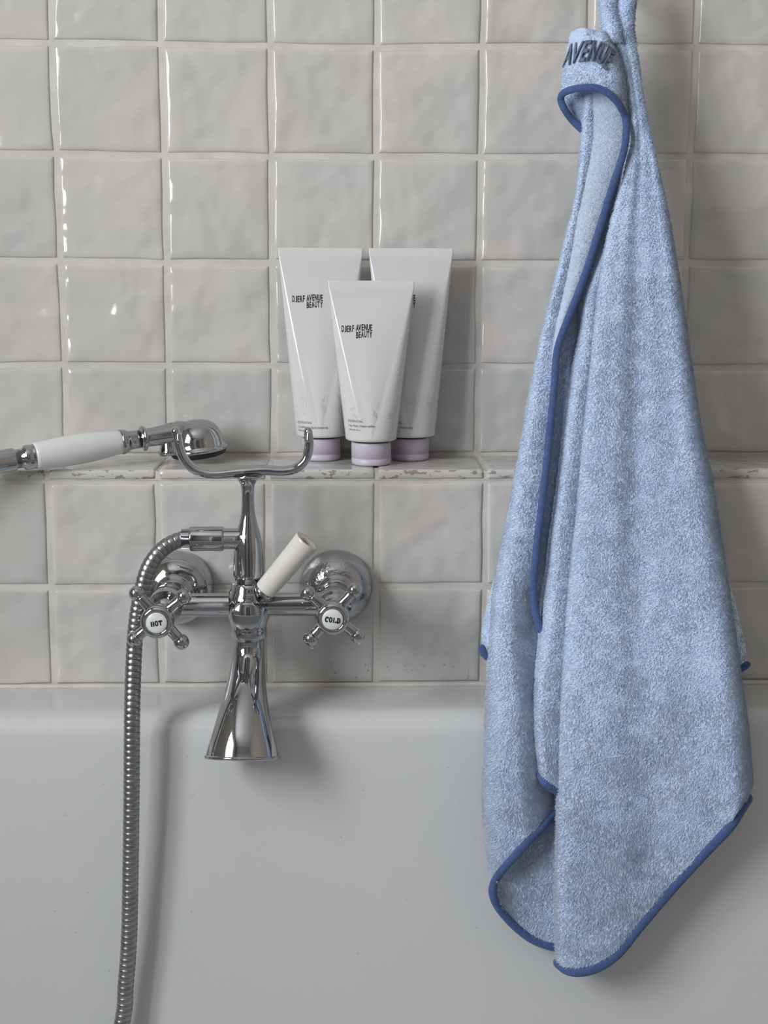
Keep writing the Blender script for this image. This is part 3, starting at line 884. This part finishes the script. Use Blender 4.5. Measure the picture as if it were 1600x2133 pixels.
    for sx_, lean in ((-r * .62, .3), (r * .12, -.2), (r * .74, .4)):
        zb = z0 + bodyh * .115
        for k in range(7):
            a0 = (sx_ + rs_.uniform(-.0022, .0022), zb + rs_.uniform(0, .017))
            ang = rs_.uniform(.4, 2.6) + lean; ln = rs_.uniform(.0025, .005)
            pts = [(a0[0] + ln * u * math.cos(ang + .7 * u), a0[1] + ln * u * math.sin(ang + .7 * u)) for u in np.linspace(0, 1, 5)]
            Vp = []
            for (u0, v0) in pts:
                Vp += [(u0 - .00016 * math.sin(ang), v0 + .00016 * math.cos(ang)), (u0 + .00016 * math.sin(ang), v0 - .00016 * math.cos(ang))]
            Vp = np.array(Vp)
            Vp[:, 0] = np.clip(Vp[:, 0], -r * .93, r * .93)
            g.add(front(Vp[:, 0], Vp[:, 1], 0.0002), [(2 * j, 2 * j + 1, 2 * j + 3, 2 * j + 2) for j in range(4)])
    g.obj('leaf_print', M_print, body, False)
    return root


GRP = 'hair care tubes on the ledge'
# front short tube
squeeze_tube('short white hair mask tube standing in front of the two taller tubes', 0.0325, 0.0365, 0.0212, 0.0185, 0.1475, 0.0241, 0.0385,
             [('ESSENTIAL', -0.0215, 0.0412, 0.0030, .95), ('Hair Mask | Masque capillaire', -0.0210, 0.0370, 0.0030, .68), ('200ml/6.7fl.oz.', -0.0210, 0.0335, 0.0021, .9)],
             (-0.0275, 0.0005, 0.1175, 0.1305), GRP)
squeeze_tube('tall white conditioner tube standing at the left, behind the hair mask tube', -0.0145, 0.0695, 0.0212, 0.0185, 0.1770, 0.0243, 0.0385,
             [('ESSENTIAL', -0.0220, 0.0362, 0.0031, .95), ('Conditioner | Après-shampooing', -0.0215, 0.0320, 0.0031, .68), ('250ml/8.4fl.oz.', -0.0215, 0.0288, 0.0022, .9)],
             (-0.0265, 0.0020, 0.1435, 0.1565), GRP)
squeeze_tube('tall white shampoo tube standing at the right, partly hidden by the hair mask tube', 0.0705, 0.0695, 0.0212, 0.0185, 0.1770, 0.0243, 0.0385,
             [('ESSENTIAL', -0.0220, 0.0362, 0.0031, .95), ('Shampoo | Shampooing', -0.0215, 0.0320, 0.0031, .78), ('250ml/8.4fl.oz.', -0.0215, 0.0288, 0.0022, .9)],
             (-0.0245, 0.0040, 0.1435, 0.1565), GRP)

# ------------------------------------------------------------------ towel
tw = empty('hooded_towel', tuple(at(1300, -8, 0.048)), 'light blue hooded terry towel with navy binding hanging from a hook', 'towel')
_base = curve1([-80, 0, 150, 300, 500, 700, 980, 1200, 1430, 1700, 2060], [.044, .040, .030, .020, .004, -.012, -.046, -.072, -.112, -.136, -.150])
NA, NB_, NC_ = VNoise(41), VNoise(42), VNoise(43)


def roll(d, e, depth):
    q = np.clip(1 - np.maximum(d, 0) / e, 0, 1)
    return depth * (1 - np.sqrt(np.maximum(1 - q * q, 0)))


def coons(top, bottom, left, right, nu, nv):
    u = np.linspace(0, 1, nu + 1); v = np.linspace(0, 1, nv + 1)
    T, B = spl(top, nu + 1), spl(bottom, nu + 1)
    L, Rr = spl(left, nv + 1), spl(right, nv + 1)
    Uu, Vv = np.meshgrid(u, v)
    P = (1 - Vv)[..., None] * T[None] + Vv[..., None] * B[None] + (1 - Uu)[..., None] * L[:, None] + Uu[..., None] * Rr[:, None]
    P -= ((1 - Uu) * (1 - Vv))[..., None] * T[0] + (Uu * (1 - Vv))[..., None] * T[-1] + ((1 - Uu) * Vv)[..., None] * B[0] + (Uu * Vv)[..., None] * B[-1]
    return P, Uu, Vv


def normals(G):
    du = np.gradient(G, axis=1); dv = np.gradient(G, axis=0)
    n = np.cross(du, dv); n /= np.maximum(np.linalg.norm(n, axis=2, keepdims=True), 1e-12)
    if n[..., 1].mean() > 0: n = -n
    return n


def pile(G, Nn, parent, m, dens, length, seed, lean=1.5, width=0.00046):
    """terry loops: one small leaning tuft after another over the whole face of a panel"""
    rg = np.random.default_rng(seed)
    nv, nu = G.shape[0] - 1, G.shape[1] - 1
    a = G[1:, :-1] - G[:-1, :-1]; b = G[:-1, 1:] - G[:-1, :-1]
    ar = np.linalg.norm(np.cross(a, b), axis=2)
    cnt = int(ar.sum() * 1e6 * dens)
    cdf = np.cumsum(ar.ravel()); cdf /= cdf[-1]
    idx = np.searchsorted(cdf, rg.random(cnt)); j, i = np.unravel_index(np.minimum(idx, ar.size - 1), ar.shape)
    u, v = rg.random(cnt)[:, None], rg.random(cnt)[:, None]

    def bl(A_): return A_[j, i] * (1 - u) * (1 - v) + A_[j, i + 1] * u * (1 - v) + A_[j + 1, i] * (1 - u) * v + A_[j + 1, i + 1] * u * v
    P, n = bl(G), bl(Nn)
    n /= np.linalg.norm(n, axis=1, keepdims=True)
    # nap: leans along a slowly turning direction, combed into short ridges
    k = 1000.0
    X, Z = P[:, 0] * k, P[:, 2] * k
    ang = -2.35 + 0.25 * NA(X / 40 + seed, Z / 40) + 0.35 * NB_(X / 9, Z / 9 + seed) + rg.normal(0, .20, cnt)
    tx = np.array([1.0, 0, 0]) - n * n[:, :1]; tx /= np.maximum(np.linalg.norm(tx, axis=1, keepdims=True), 1e-9)
    tz = np.cross(n, tx); tz *= np.sign(tz[:, 2:3] + 1e-9)
    d = tx * np.cos(ang)[:, None] + tz * np.sin(ang)[:, None]
    ph = (X * 0.70 - Z * 0.71) / 1.9 + 2.0 * NC_(X / 13, Z / 13) + 0.55 * NA(X / 4, Z / 4)
    rid = 0.5 + 0.5 * np.sin(2 * math.pi * ph)
    L = length * (0.65 + 0.60 * rid + 0.15 * rg.standard_normal(cnt)).clip(0.3, 1.6)
    ln = lean * (0.85 + 0.35 * NC_(X / 5 + 7, Z / 5))
    dirv = n + d * ln[:, None]; dirv /= np.linalg.norm(dirv, axis=1, keepdims=True)
    s1 = np.cross(dirv, n); bad = np.linalg.norm(s1, axis=1) < 1e-6; s1[bad] = tx[bad]
    s1 /= np.linalg.norm(s1, axis=1, keepdims=True); s2 = np.cross(dirv, s1)
    wv = width * rg.uniform(.8, 1.3, cnt)[:, None]
    b0 = P - n * 0.0006
    V = np.empty((cnt, 4, 3))
    for q in range(3):
        t = 2 * math.pi * q / 3
        V[:, q] = b0 + (s1 * math.cos(t) + s2 * math.sin(t)) * wv
    V[:, 3] = P + dirv * L[:, None]
    base = np.arange(cnt)[:, None] * 4
    F = np.concatenate([base + np.array([q, (q + 1) % 3, 3]) for q in range(3)])
    o = mesh('pile', V.reshape(-1, 3), F, m, parent, True)
    tag(o, kind='stuff')
    return o


PANEL = {}


def panel(name, top, bottom, left, right, nu, nv, yf, m, thick=0.0028, dens=1.7, length=0.0023, seed=1, lean=1.5, hair=True):
    P, S, T = coons(top, bottom, left, right, nu, nv)
    Y = yf(S, T, P[..., 0], P[..., 1])
    G = at_arr(P[..., 0], P[..., 1], Y)
    Nn = normals(G)
    Bk = G - Nn * thick
    nr, nc = G.shape[:2]
    V = np.vstack([G.reshape(-1, 3), Bk.reshape(-1, 3)]); o_ = nr * nc
    F = []
    for j in range(nr - 1):
        for i in range(nc - 1):
            q = (j * nc + i, j * nc + i + 1, (j + 1) * nc + i + 1, (j + 1) * nc + i)
            F.append(q[::-1]); F.append(tuple(k + o_ for k in q))
    for j in range(nr - 1):
        for i in (0, nc - 1):
            F.append((j * nc + i, (j + 1) * nc + i, (j + 1) * nc + i + o_, j * nc + i + o_))
    for i in range(nc - 1):
        for j in (0, nr - 1):
            F.append((j * nc + i, j * nc + i + 1, j * nc + i + 1 + o_, j * nc + i + o_))
    ob = mesh(name, V, F, m, tw)
    if hair:
        pile(G, Nn, ob, m, dens, length, seed, lean)
    PANEL[name] = (P, Y)
    return ob


def pan_y(name, x, y):
    P, Y = PANEL[name]
    k = np.argmin((P[..., 0] - x) ** 2 + (P[..., 1] - y) ** 2)
    return Y.ravel()[k]


def binding(pts, rad=0.0031, flat=(0.75, 1.0), name='binding', parent=None):
    """pts: (px, py, Y)"""
    q = spl(pts, max(24, 6 * len(pts)))
    P = np.array([at(*p) for p in q])
    P2, r2 = round_caps(P, rad, 3)
    V, F = tube(P2, r2, 14, flat=flat, ref=(0, 1, 0.02))
    return mesh(name, V, F, M_bind, parent or tw)


# back layers first (their corners peep out left and right)
def y_back(S, T, px, py):
    wpx = (px.max(axis=1) - px.min(axis=1))[:, None]
    return _base(py) + 0.034 + roll(S * wpx, 30, .008) + roll((1 - S) * wpx, 30, .008)


panel('back_panel', [(1180, 560), (1300, 555), (1400, 560)], [(1006, 1356), (1120, 1440), (1280, 1475), (1420, 1450), (1555, 1384)],
      [(1180, 560), (1150, 700), (1110, 900), (1060, 1100), (1022, 1230), (1004, 1310), (1006, 1356)], [(1400, 560), (1430, 760), (1470, 980), (1510, 1170), (1538, 1280), (1554, 1350), (1555, 1384)],
      40, 60, y_back, M_terry, dens=0.5, seed=11)
binding([(1004, 1350, _base(1356) + .030), (1008, 1362, _base(1356) + .029), (1025, 1376, _base(1370) + .030), (1120, 1446, _base(1440) + .034), (1280, 1480, _base(1475) + .034), (1420, 1456, _base(1450) + .034), (1540, 1395, _base(1390) + .031), (1556, 1385, _base(1385) + .030)], 0.0034, (0.5, 1.0))

# dark inside of the front opening
panel('inner_fold', [(1195, 190), (1240, 190), (1300, 260)], [(1095, 1330), (1130, 1335), (1160, 1340)],
      [(1195, 190), (1225, 300), (1215, 480), (1150, 700), (1132, 900), (1108, 1120), (1095, 1330)], [(1300, 260), (1300, 380), (1262, 520), (1222, 680), (1190, 860), (1170, 1040), (1150, 1200), (1160, 1340)],
      16, 90, lambda S, T, px, py: _base(py) + 0.020 + 0 * S, M_terry, dens=1.2, length=0.0023, seed=12)


# left panel: terry face rolling in from the left silhouette to the bound front edge, and below the opening on to its hem
def y_left(S, T, px, py):
    wpx = (px.max(axis=1) - px.min(axis=1))[:, None]
    amp = np.clip(wpx / 120, .25, 1)
    return _base(py) + 0.0035 + roll(S * wpx, 55 * amp, .022 * amp) - 0.004 * amp * np.sin(math.pi * np.clip(S * 1.1, 0, 1)) + 0.034 * np.clip(S - .50, 0, 1) ** 1.5 * np.clip((py - 1150) / 300, 0, 1) * 2 \
        + 0.0015 * NA(px / 70, py / 160)


panel('left_panel', [(1218, 200), (1230, 197), (1242, 200)], [(1028, 1842), (1050, 1805), (1095, 1757), (1130, 1720), (1166, 1682)],
      [(1218, 200), (1211, 280), (1200, 400), (1172, 520), (1140, 650), (1106, 800), (1084, 930), (1062, 1050), (1040, 1160), (1026, 1260), (1019, 1360), (1013, 1450), (1008, 1560), (1006, 1660), (1012, 1770), (1028, 1842)],
      [(1242, 200), (1236, 290), (1223, 360), (1209, 440), (1193, 530), (1172, 620), (1160, 690), (1155, 760), (1147, 860), (1136, 970), (1126, 1060), (1116, 1140), (1111, 1220), (1116, 1290), (1130, 1350), (1148, 1450), (1160, 1560), (1166, 1682)],
      44, 170, y_left, M_terry, seed=13)

# reverse (knit) side of the turned-out front edge
panel('turned_edge', [(1232, 188), (1260, 190), (1292, 216)], [(1148, 745), (1152, 747), (1157, 748)],
      [(1232, 188), (1232, 290), (1219, 365), (1203, 440), (1190, 520), (1174, 600), (1158, 670), (1152, 710), (1148, 745)],
      [(1292, 216), (1304, 252), (1301, 300), (1284, 362), (1264, 425), (1244, 488), (1226, 548), (1203, 612), (1181, 668), (1164, 712), (1157, 748)],
      14, 80, lambda S, T, px, py: _base(py) - 0.0005 + 0.004 * (1 - S) ** 2 - 0.002 * np.sin(math.pi * S), M_knit, dens=1.1, length=0.0009, seed=14, lean=.6)

# pocket at the bottom left: the inside of the back layer
panel('inner_hem', [(1034, 1836), (1080, 1780), (1175, 1690)], [(1042, 1885), (1068, 1917), (1105, 1948), (1140, 1964), (1180, 1972)],
      [(1034, 1836), (1031, 1860), (1042, 1885)], [(1175, 1690), (1190, 1820), (1180, 1972)],
      30, 40, lambda S, T, px, py: _base(py) + 0.017 - 0.008 * np.exp(-S * 6) + 0.004 * np.sin(3 * S), M_terry, seed=15)


# middle fold tucked behind the front panel
def y_mid(S, T, px, py):
    wpx = (px.max(axis=1) - px.min(axis=1))[:, None]
    return _base(py) + 0.0020 + roll(S * wpx, 28, .015) - 0.003 * np.sin(math.pi * S) + 0.004 * S ** 2


panel('middle_fold', [(1292, 330), (1310, 330), (1325, 335)], [(1122, 1606), (1138, 1630), (1180, 1655)],
      [(1292, 330), (1284, 400), (1257, 500), (1213, 600), (1206, 690), (1191, 770), (1177, 865), (1165, 970), (1153, 1060), (1143, 1130), (1137, 1200), (1127, 1290), (1115, 1390), (1110, 1480), (1112, 1550), (1122, 1606)],
      [(1325, 335), (1305, 430), (1275, 560), (1252, 700), (1240, 850), (1228, 960), (1212, 1110), (1200, 1250), (1188, 1400), (1183, 1530), (1180, 1655)],
      26, 130, y_mid, M_terry, seed=16)


# the broad front panel
def y_front(S, T, px, py):
    wpx = (px.max(axis=1) - px.min(axis=1))[:, None]
    amp = np.clip(wpx / 260, .12, 1)
    f = -0.0022 * amp * np.cos(2 * math.pi * (S * 1.30 - .20)) - 0.0012 * amp * np.cos(2 * math.pi * (S * 3.1 + .25 * T)) * (1.2 - T)
    f += 0.0020 * amp * (NA(px / 85, py / 150 + 3) + .6 * NB_(px / 45, py / 60)) * np.clip((py - 900) / 500, .25, 1)
    return _base(py) - 0.006 + f + roll(S * wpx, 34 * np.clip(amp, .3, 1), .013 * np.clip(amp, .3, 1)) + roll((1 - S) * wpx, 46 * np.clip(amp, .3, 1), .020 * np.clip(amp, .3, 1))


panel('front_panel', [(1266, 50), (1290, 42), (1319, 44)], [(1158, 2000), (1180, 2016), (1210, 2020), (1245, 2010), (1285, 1983), (1330, 1928), (1400, 1846), (1470, 1770), (1520, 1716), (1557, 1660)],
      [(1266, 50), (1296, 150), (1312, 260), (1300, 360), (1268, 480), (1246, 600), (1229, 760), (1212, 910), (1198, 1060), (1184, 1200), (1174, 1330), (1166, 1440), (1161, 1560), (1159, 1700), (1156, 1860), (1158, 2000)],
      [(1319, 44), (1331, 130), (1346, 230), (1371, 340), (1396, 460), (1419, 600), (1439, 740), (1460, 880), (1484, 1000), (1505, 1130), (1520, 1230), (1533, 1320), (1546, 1420), (1558, 1500), (1566, 1590), (1568, 1630), (1557, 1660)],
      70, 240, y_front, M_terry, seed=17)

# hood: embroidered band folded forward above its bound rim
def y_hood(S, T, px, py):
    return _base(py) - 0.021 + 0.020 * np.clip(1 - S / .38, 0, 1) ** 2 + 0.021 * np.clip((S - .62) / .38, 0, 1) ** 1.6 + 0.011 * np.clip(1 - T / .35, 0, 1) ** 2 + 0.001 * NB_(px / 22, py / 22)


panel('hood_inside', [(1172, 200), (1205, 190), (1250, 192)], [(1212, 270), (1225, 262), (1240, 255)], [(1172, 200), (1176, 226), (1212, 270)], [(1250, 192), (1248, 222), (1240, 255)],
      14, 16, lambda S, T, px, py: _base(py) + 0.012 + 0 * S, M_terry, dens=1.0, length=.0018, seed=18)
panel('hood', [(1191, 66), (1212, 58), (1238, 62), (1262, 66), (1284, 84)], [(1168, 194), (1180, 184), (1208, 177), (1242, 176), (1274, 191), (1297, 216), (1311, 254)],
      [(1191, 66), (1181, 105), (1172, 150), (1168, 194)], [(1284, 84), (1298, 130), (1310, 190), (1311, 254)],
      40, 44, y_hood, M_terry, dens=1.5, length=0.0022, seed=19, lean=1.7)
yh = lambda x, y: pan_y('hood', x, y)
# binding of hood rim running on down the turned-out edge
rim = [(1214, 272), (1192, 250), (1175, 226), (1168, 206), (1174, 194), (1190, 187), (1212, 183), (1240, 183), (1268, 195), (1290, 218), (1303, 248), (1304, 285), (1297, 325), (1281, 373), (1263, 430), (1245, 489), (1227, 548), (1204, 612),
       (1182, 667), (1166, 710), (1159, 742), (1155, 800), (1147, 880), (1139, 960), (1129, 1050), (1121, 1110), (1115, 1170), (1111, 1220), (1114, 1268), (1126, 1312)]
rb = []
for k, (x, y) in enumerate(rim):
    if k < 2: Y = _base(y) + 0.008
    elif k < 4: Y = _base(y) + 0.002
    elif k <= 10: Y = yh(x, y - 6) - 0.0015
    elif k <= 13: Y = _base(y) - 0.0135 + .0025 * (k - 11)
    elif k < 27: Y = _base(y) - 0.003
    else: Y = _base(y) + 0.002 + .003 * (k - 27)
    rb.append((x, y, Y))
binding(rb, 0.0033)
# hem of the left panel, folding at the corner into the inner hem
lh = [(1170, 1680, pan_y('left_panel', 1164, 1684)), (1130, 1723, pan_y('left_panel', 1128, 1720) - .001), (1092, 1762, pan_y('left_panel', 1092, 1758) - .001), (1052, 1806, pan_y('left_panel', 1052, 1802) - .001), (1034, 1830, pan_y('left_panel', 1036, 1828)), (1026, 1856, _base(1850) + .006),
      (1036, 1886, pan_y('inner_hem', 1044, 1884)), (1064, 1921, pan_y('inner_hem', 1068, 1916)), (1102, 1953, pan_y('inner_hem', 1104, 1946)), (1138, 1969, pan_y('inner_hem', 1140, 1962)), (1176, 1977, pan_y('inner_hem', 1178, 1970))]
binding(lh, 0.0037)
fy = lambda x, y: pan_y('front_panel', x, y)
fh = [(1160, 2006), (1180, 2021), (1210, 2025), (1246, 2015), (1287, 1987), (1332, 1932), (1402, 1850), (1472, 1774), (1523, 1720), (1560, 1663)]
binding([(x, y, fy(x, y - 4) + .0005) for x, y in fh], 0.0044, (0.62, 1.0))
binding([(x, y, pan_y('middle_fold', x, y) + .0005) for x, y in ((1118, 1596), (1124, 1611), (1138, 1634), (1176, 1658))], 0.0034)

# hanging loop round the hook
yl = _base(0)
lp = [(1276, 92, yl - .010), (1274, 60, yl - .007), (1269, 25, yl - .002), (1267, -8, yl + .001), (1278, -34, yl + .003), (1292, -42, yl + .004), (1306, -32, yl + .004), (1307, -4, yl + .001), (1301, 28, yl - .002), (1299, 62, yl - .004), (1299, 92, yl - .004)]
q = spl(lp, 60)
P = np.array([at(*p) for p in q])
rr_ = np.interp(np.linspace(0, 1, 60), [0, .25, .5, .75, 1], [.0095, .0082, .0066, .0088, .0098])
V, F = tube(P, rr_, 24, flat=(.75, 1.0), ref=(0, 1, 0.02))
lo_ = mesh('hanging_loop', V, F, M_terry, tw)
V = np.asarray(V).reshape(60, 24, 3); G = np.concatenate([V, V[:, :1]], axis=1)
ctr = P[:, None, :]
Nn = G - ctr; Nn /= np.linalg.norm(Nn, axis=2, keepdims=True)
pile(G, Nn, lo_, M_terry, 1.7, .0028, 20)

# embroidered word on the hood
topc = [(1181, 93), (1205, 87), (1233, 83), (1260, 89), (1284, 108)]
botc = [(1171, 140), (1196, 131), (1220, 127), (1243, 131), (1262, 147)]
Vt, Ft = word_mesh('AVENUE', 0.022, .20)
lo2, hi2 = Vt.min(0), Vt.max(0)
q = (Vt - lo2) / (hi2 - lo2)
tc_, bc_ = spl(topc, ts=q[:, 0]), spl(botc, ts=q[:, 0])
pp = bc_ + (tc_ - bc_) * q[:, 1:2]
Yt = np.array([pan_y('hood', x, y) for x, y in pp])
kk = np.array([.2, .6, .2])
front_ = at_arr(pp[:, 0], pp[:, 1], Yt - 0.0036)
back_ = at_arr(pp[:, 0], pp[:, 1], Yt - 0.0005)
n_ = len(front_)
from collections import Counter
ed = Counter()
for f in Ft:
    for a_, b_ in zip(f, f[1:] + f[:1]): ed[(min(a_, b_), max(a_, b_))] += 1
FF = list(Ft) + [tuple(i + n_ for i in f[::-1]) for f in Ft] + [(a_, b_, b_ + n_, a_ + n_) for (a_, b_), c_ in ed.items() if c_ == 1]
mesh('embroidered_lettering', np.vstack([front_, back_]), FF, M_thread, tw, False)

# ------------------------------------------------------------------ hook above the towel
kc = at(1289, -14, yl + .002)
hk = empty('towel_hook', (kc[0], LEDGE, kc[2] + 0.02), 'copper-coloured wall hook carrying the blue towel', 'hook')
mesh('rosette', *lathe((kc[0], LEDGE - 0.0008, kc[2] + 0.022), (0, -1, 0), [(0.013, 0), (0.013, 0.003), (0.010, 0.006), (0.005, 0.008), (0.0, 0.0085)], 36), M_brass, hk)
P = spl([(kc[0], LEDGE - .006, kc[2] + .022), (kc[0], LEDGE - .025, kc[2] + .014), (kc[0], kc[1] + .008, kc[2] + .0), (kc[0], kc[1] - .008, kc[2] + .001), (kc[0], kc[1] - .016, kc[2] + .010), (kc[0], kc[1] - .018, kc[2] + .020)], 40)
P2, r2 = round_caps(P, np.linspace(.0040, .0034, 40))
mesh('hook_arm', *tube(P2, r2, 20), M_brass, hk)

# ------------------------------------------------------------------ water drops on bath, tiles and tap
dg = Geo()
rd = random.Random(5)


def tub_y(z):
    zs = [h[1] for h in half][::-1]; ys = [h[0] for h in half][::-1]
    return float(np.interp(z, zs, ys))


for k in range(30):
    x_, y_ = rd.uniform(590, 1000), rd.uniform(1540, 1990)
    if rd.random() < .25: x_, y_ = rd.uniform(60, 420), rd.uniform(1560, 2050)
    Y = -.1
    for _ in range(8): Y = tub_y(at(x_, y_, Y)[2])
    p = at(x_, y_, Y)
    r_ = rd.uniform(.0004, .0009)
    dg.add(*lathe(p + np.array([0, r_ * .15, 0]), (0, -1, .12), [(r_, 0), (r_ * .92, r_ * .35), (r_ * .6, r_ * .65), (0, r_ * .78)], 10))
for k in range(40):
    x_, y_ = rd.uniform(640, 990), rd.uniform(1330, 1415)
    p = at(x_, y_, -.0004)
    r_ = rd.uniform(.0004, .0010)
    dg.add(*lathe(p, (0, -1, 0), [(r_, 0), (r_ * .92, r_ * .35), (r_ * .6, r_ * .65), (0, r_ * .78)], 10))
for x_, y_ in ((650, 1349), (748, 1339), (379, 1351)):
    p = at(x_, y_, -.1145)
    dg.add(*sphere(p, .0013, 12, 8))
dr_ = dg.obj('water_drops', M_water)
tag(dr_, 'clear water drops scattered on bath wall, lower tiles and tap', 'water drops', kind='stuff')
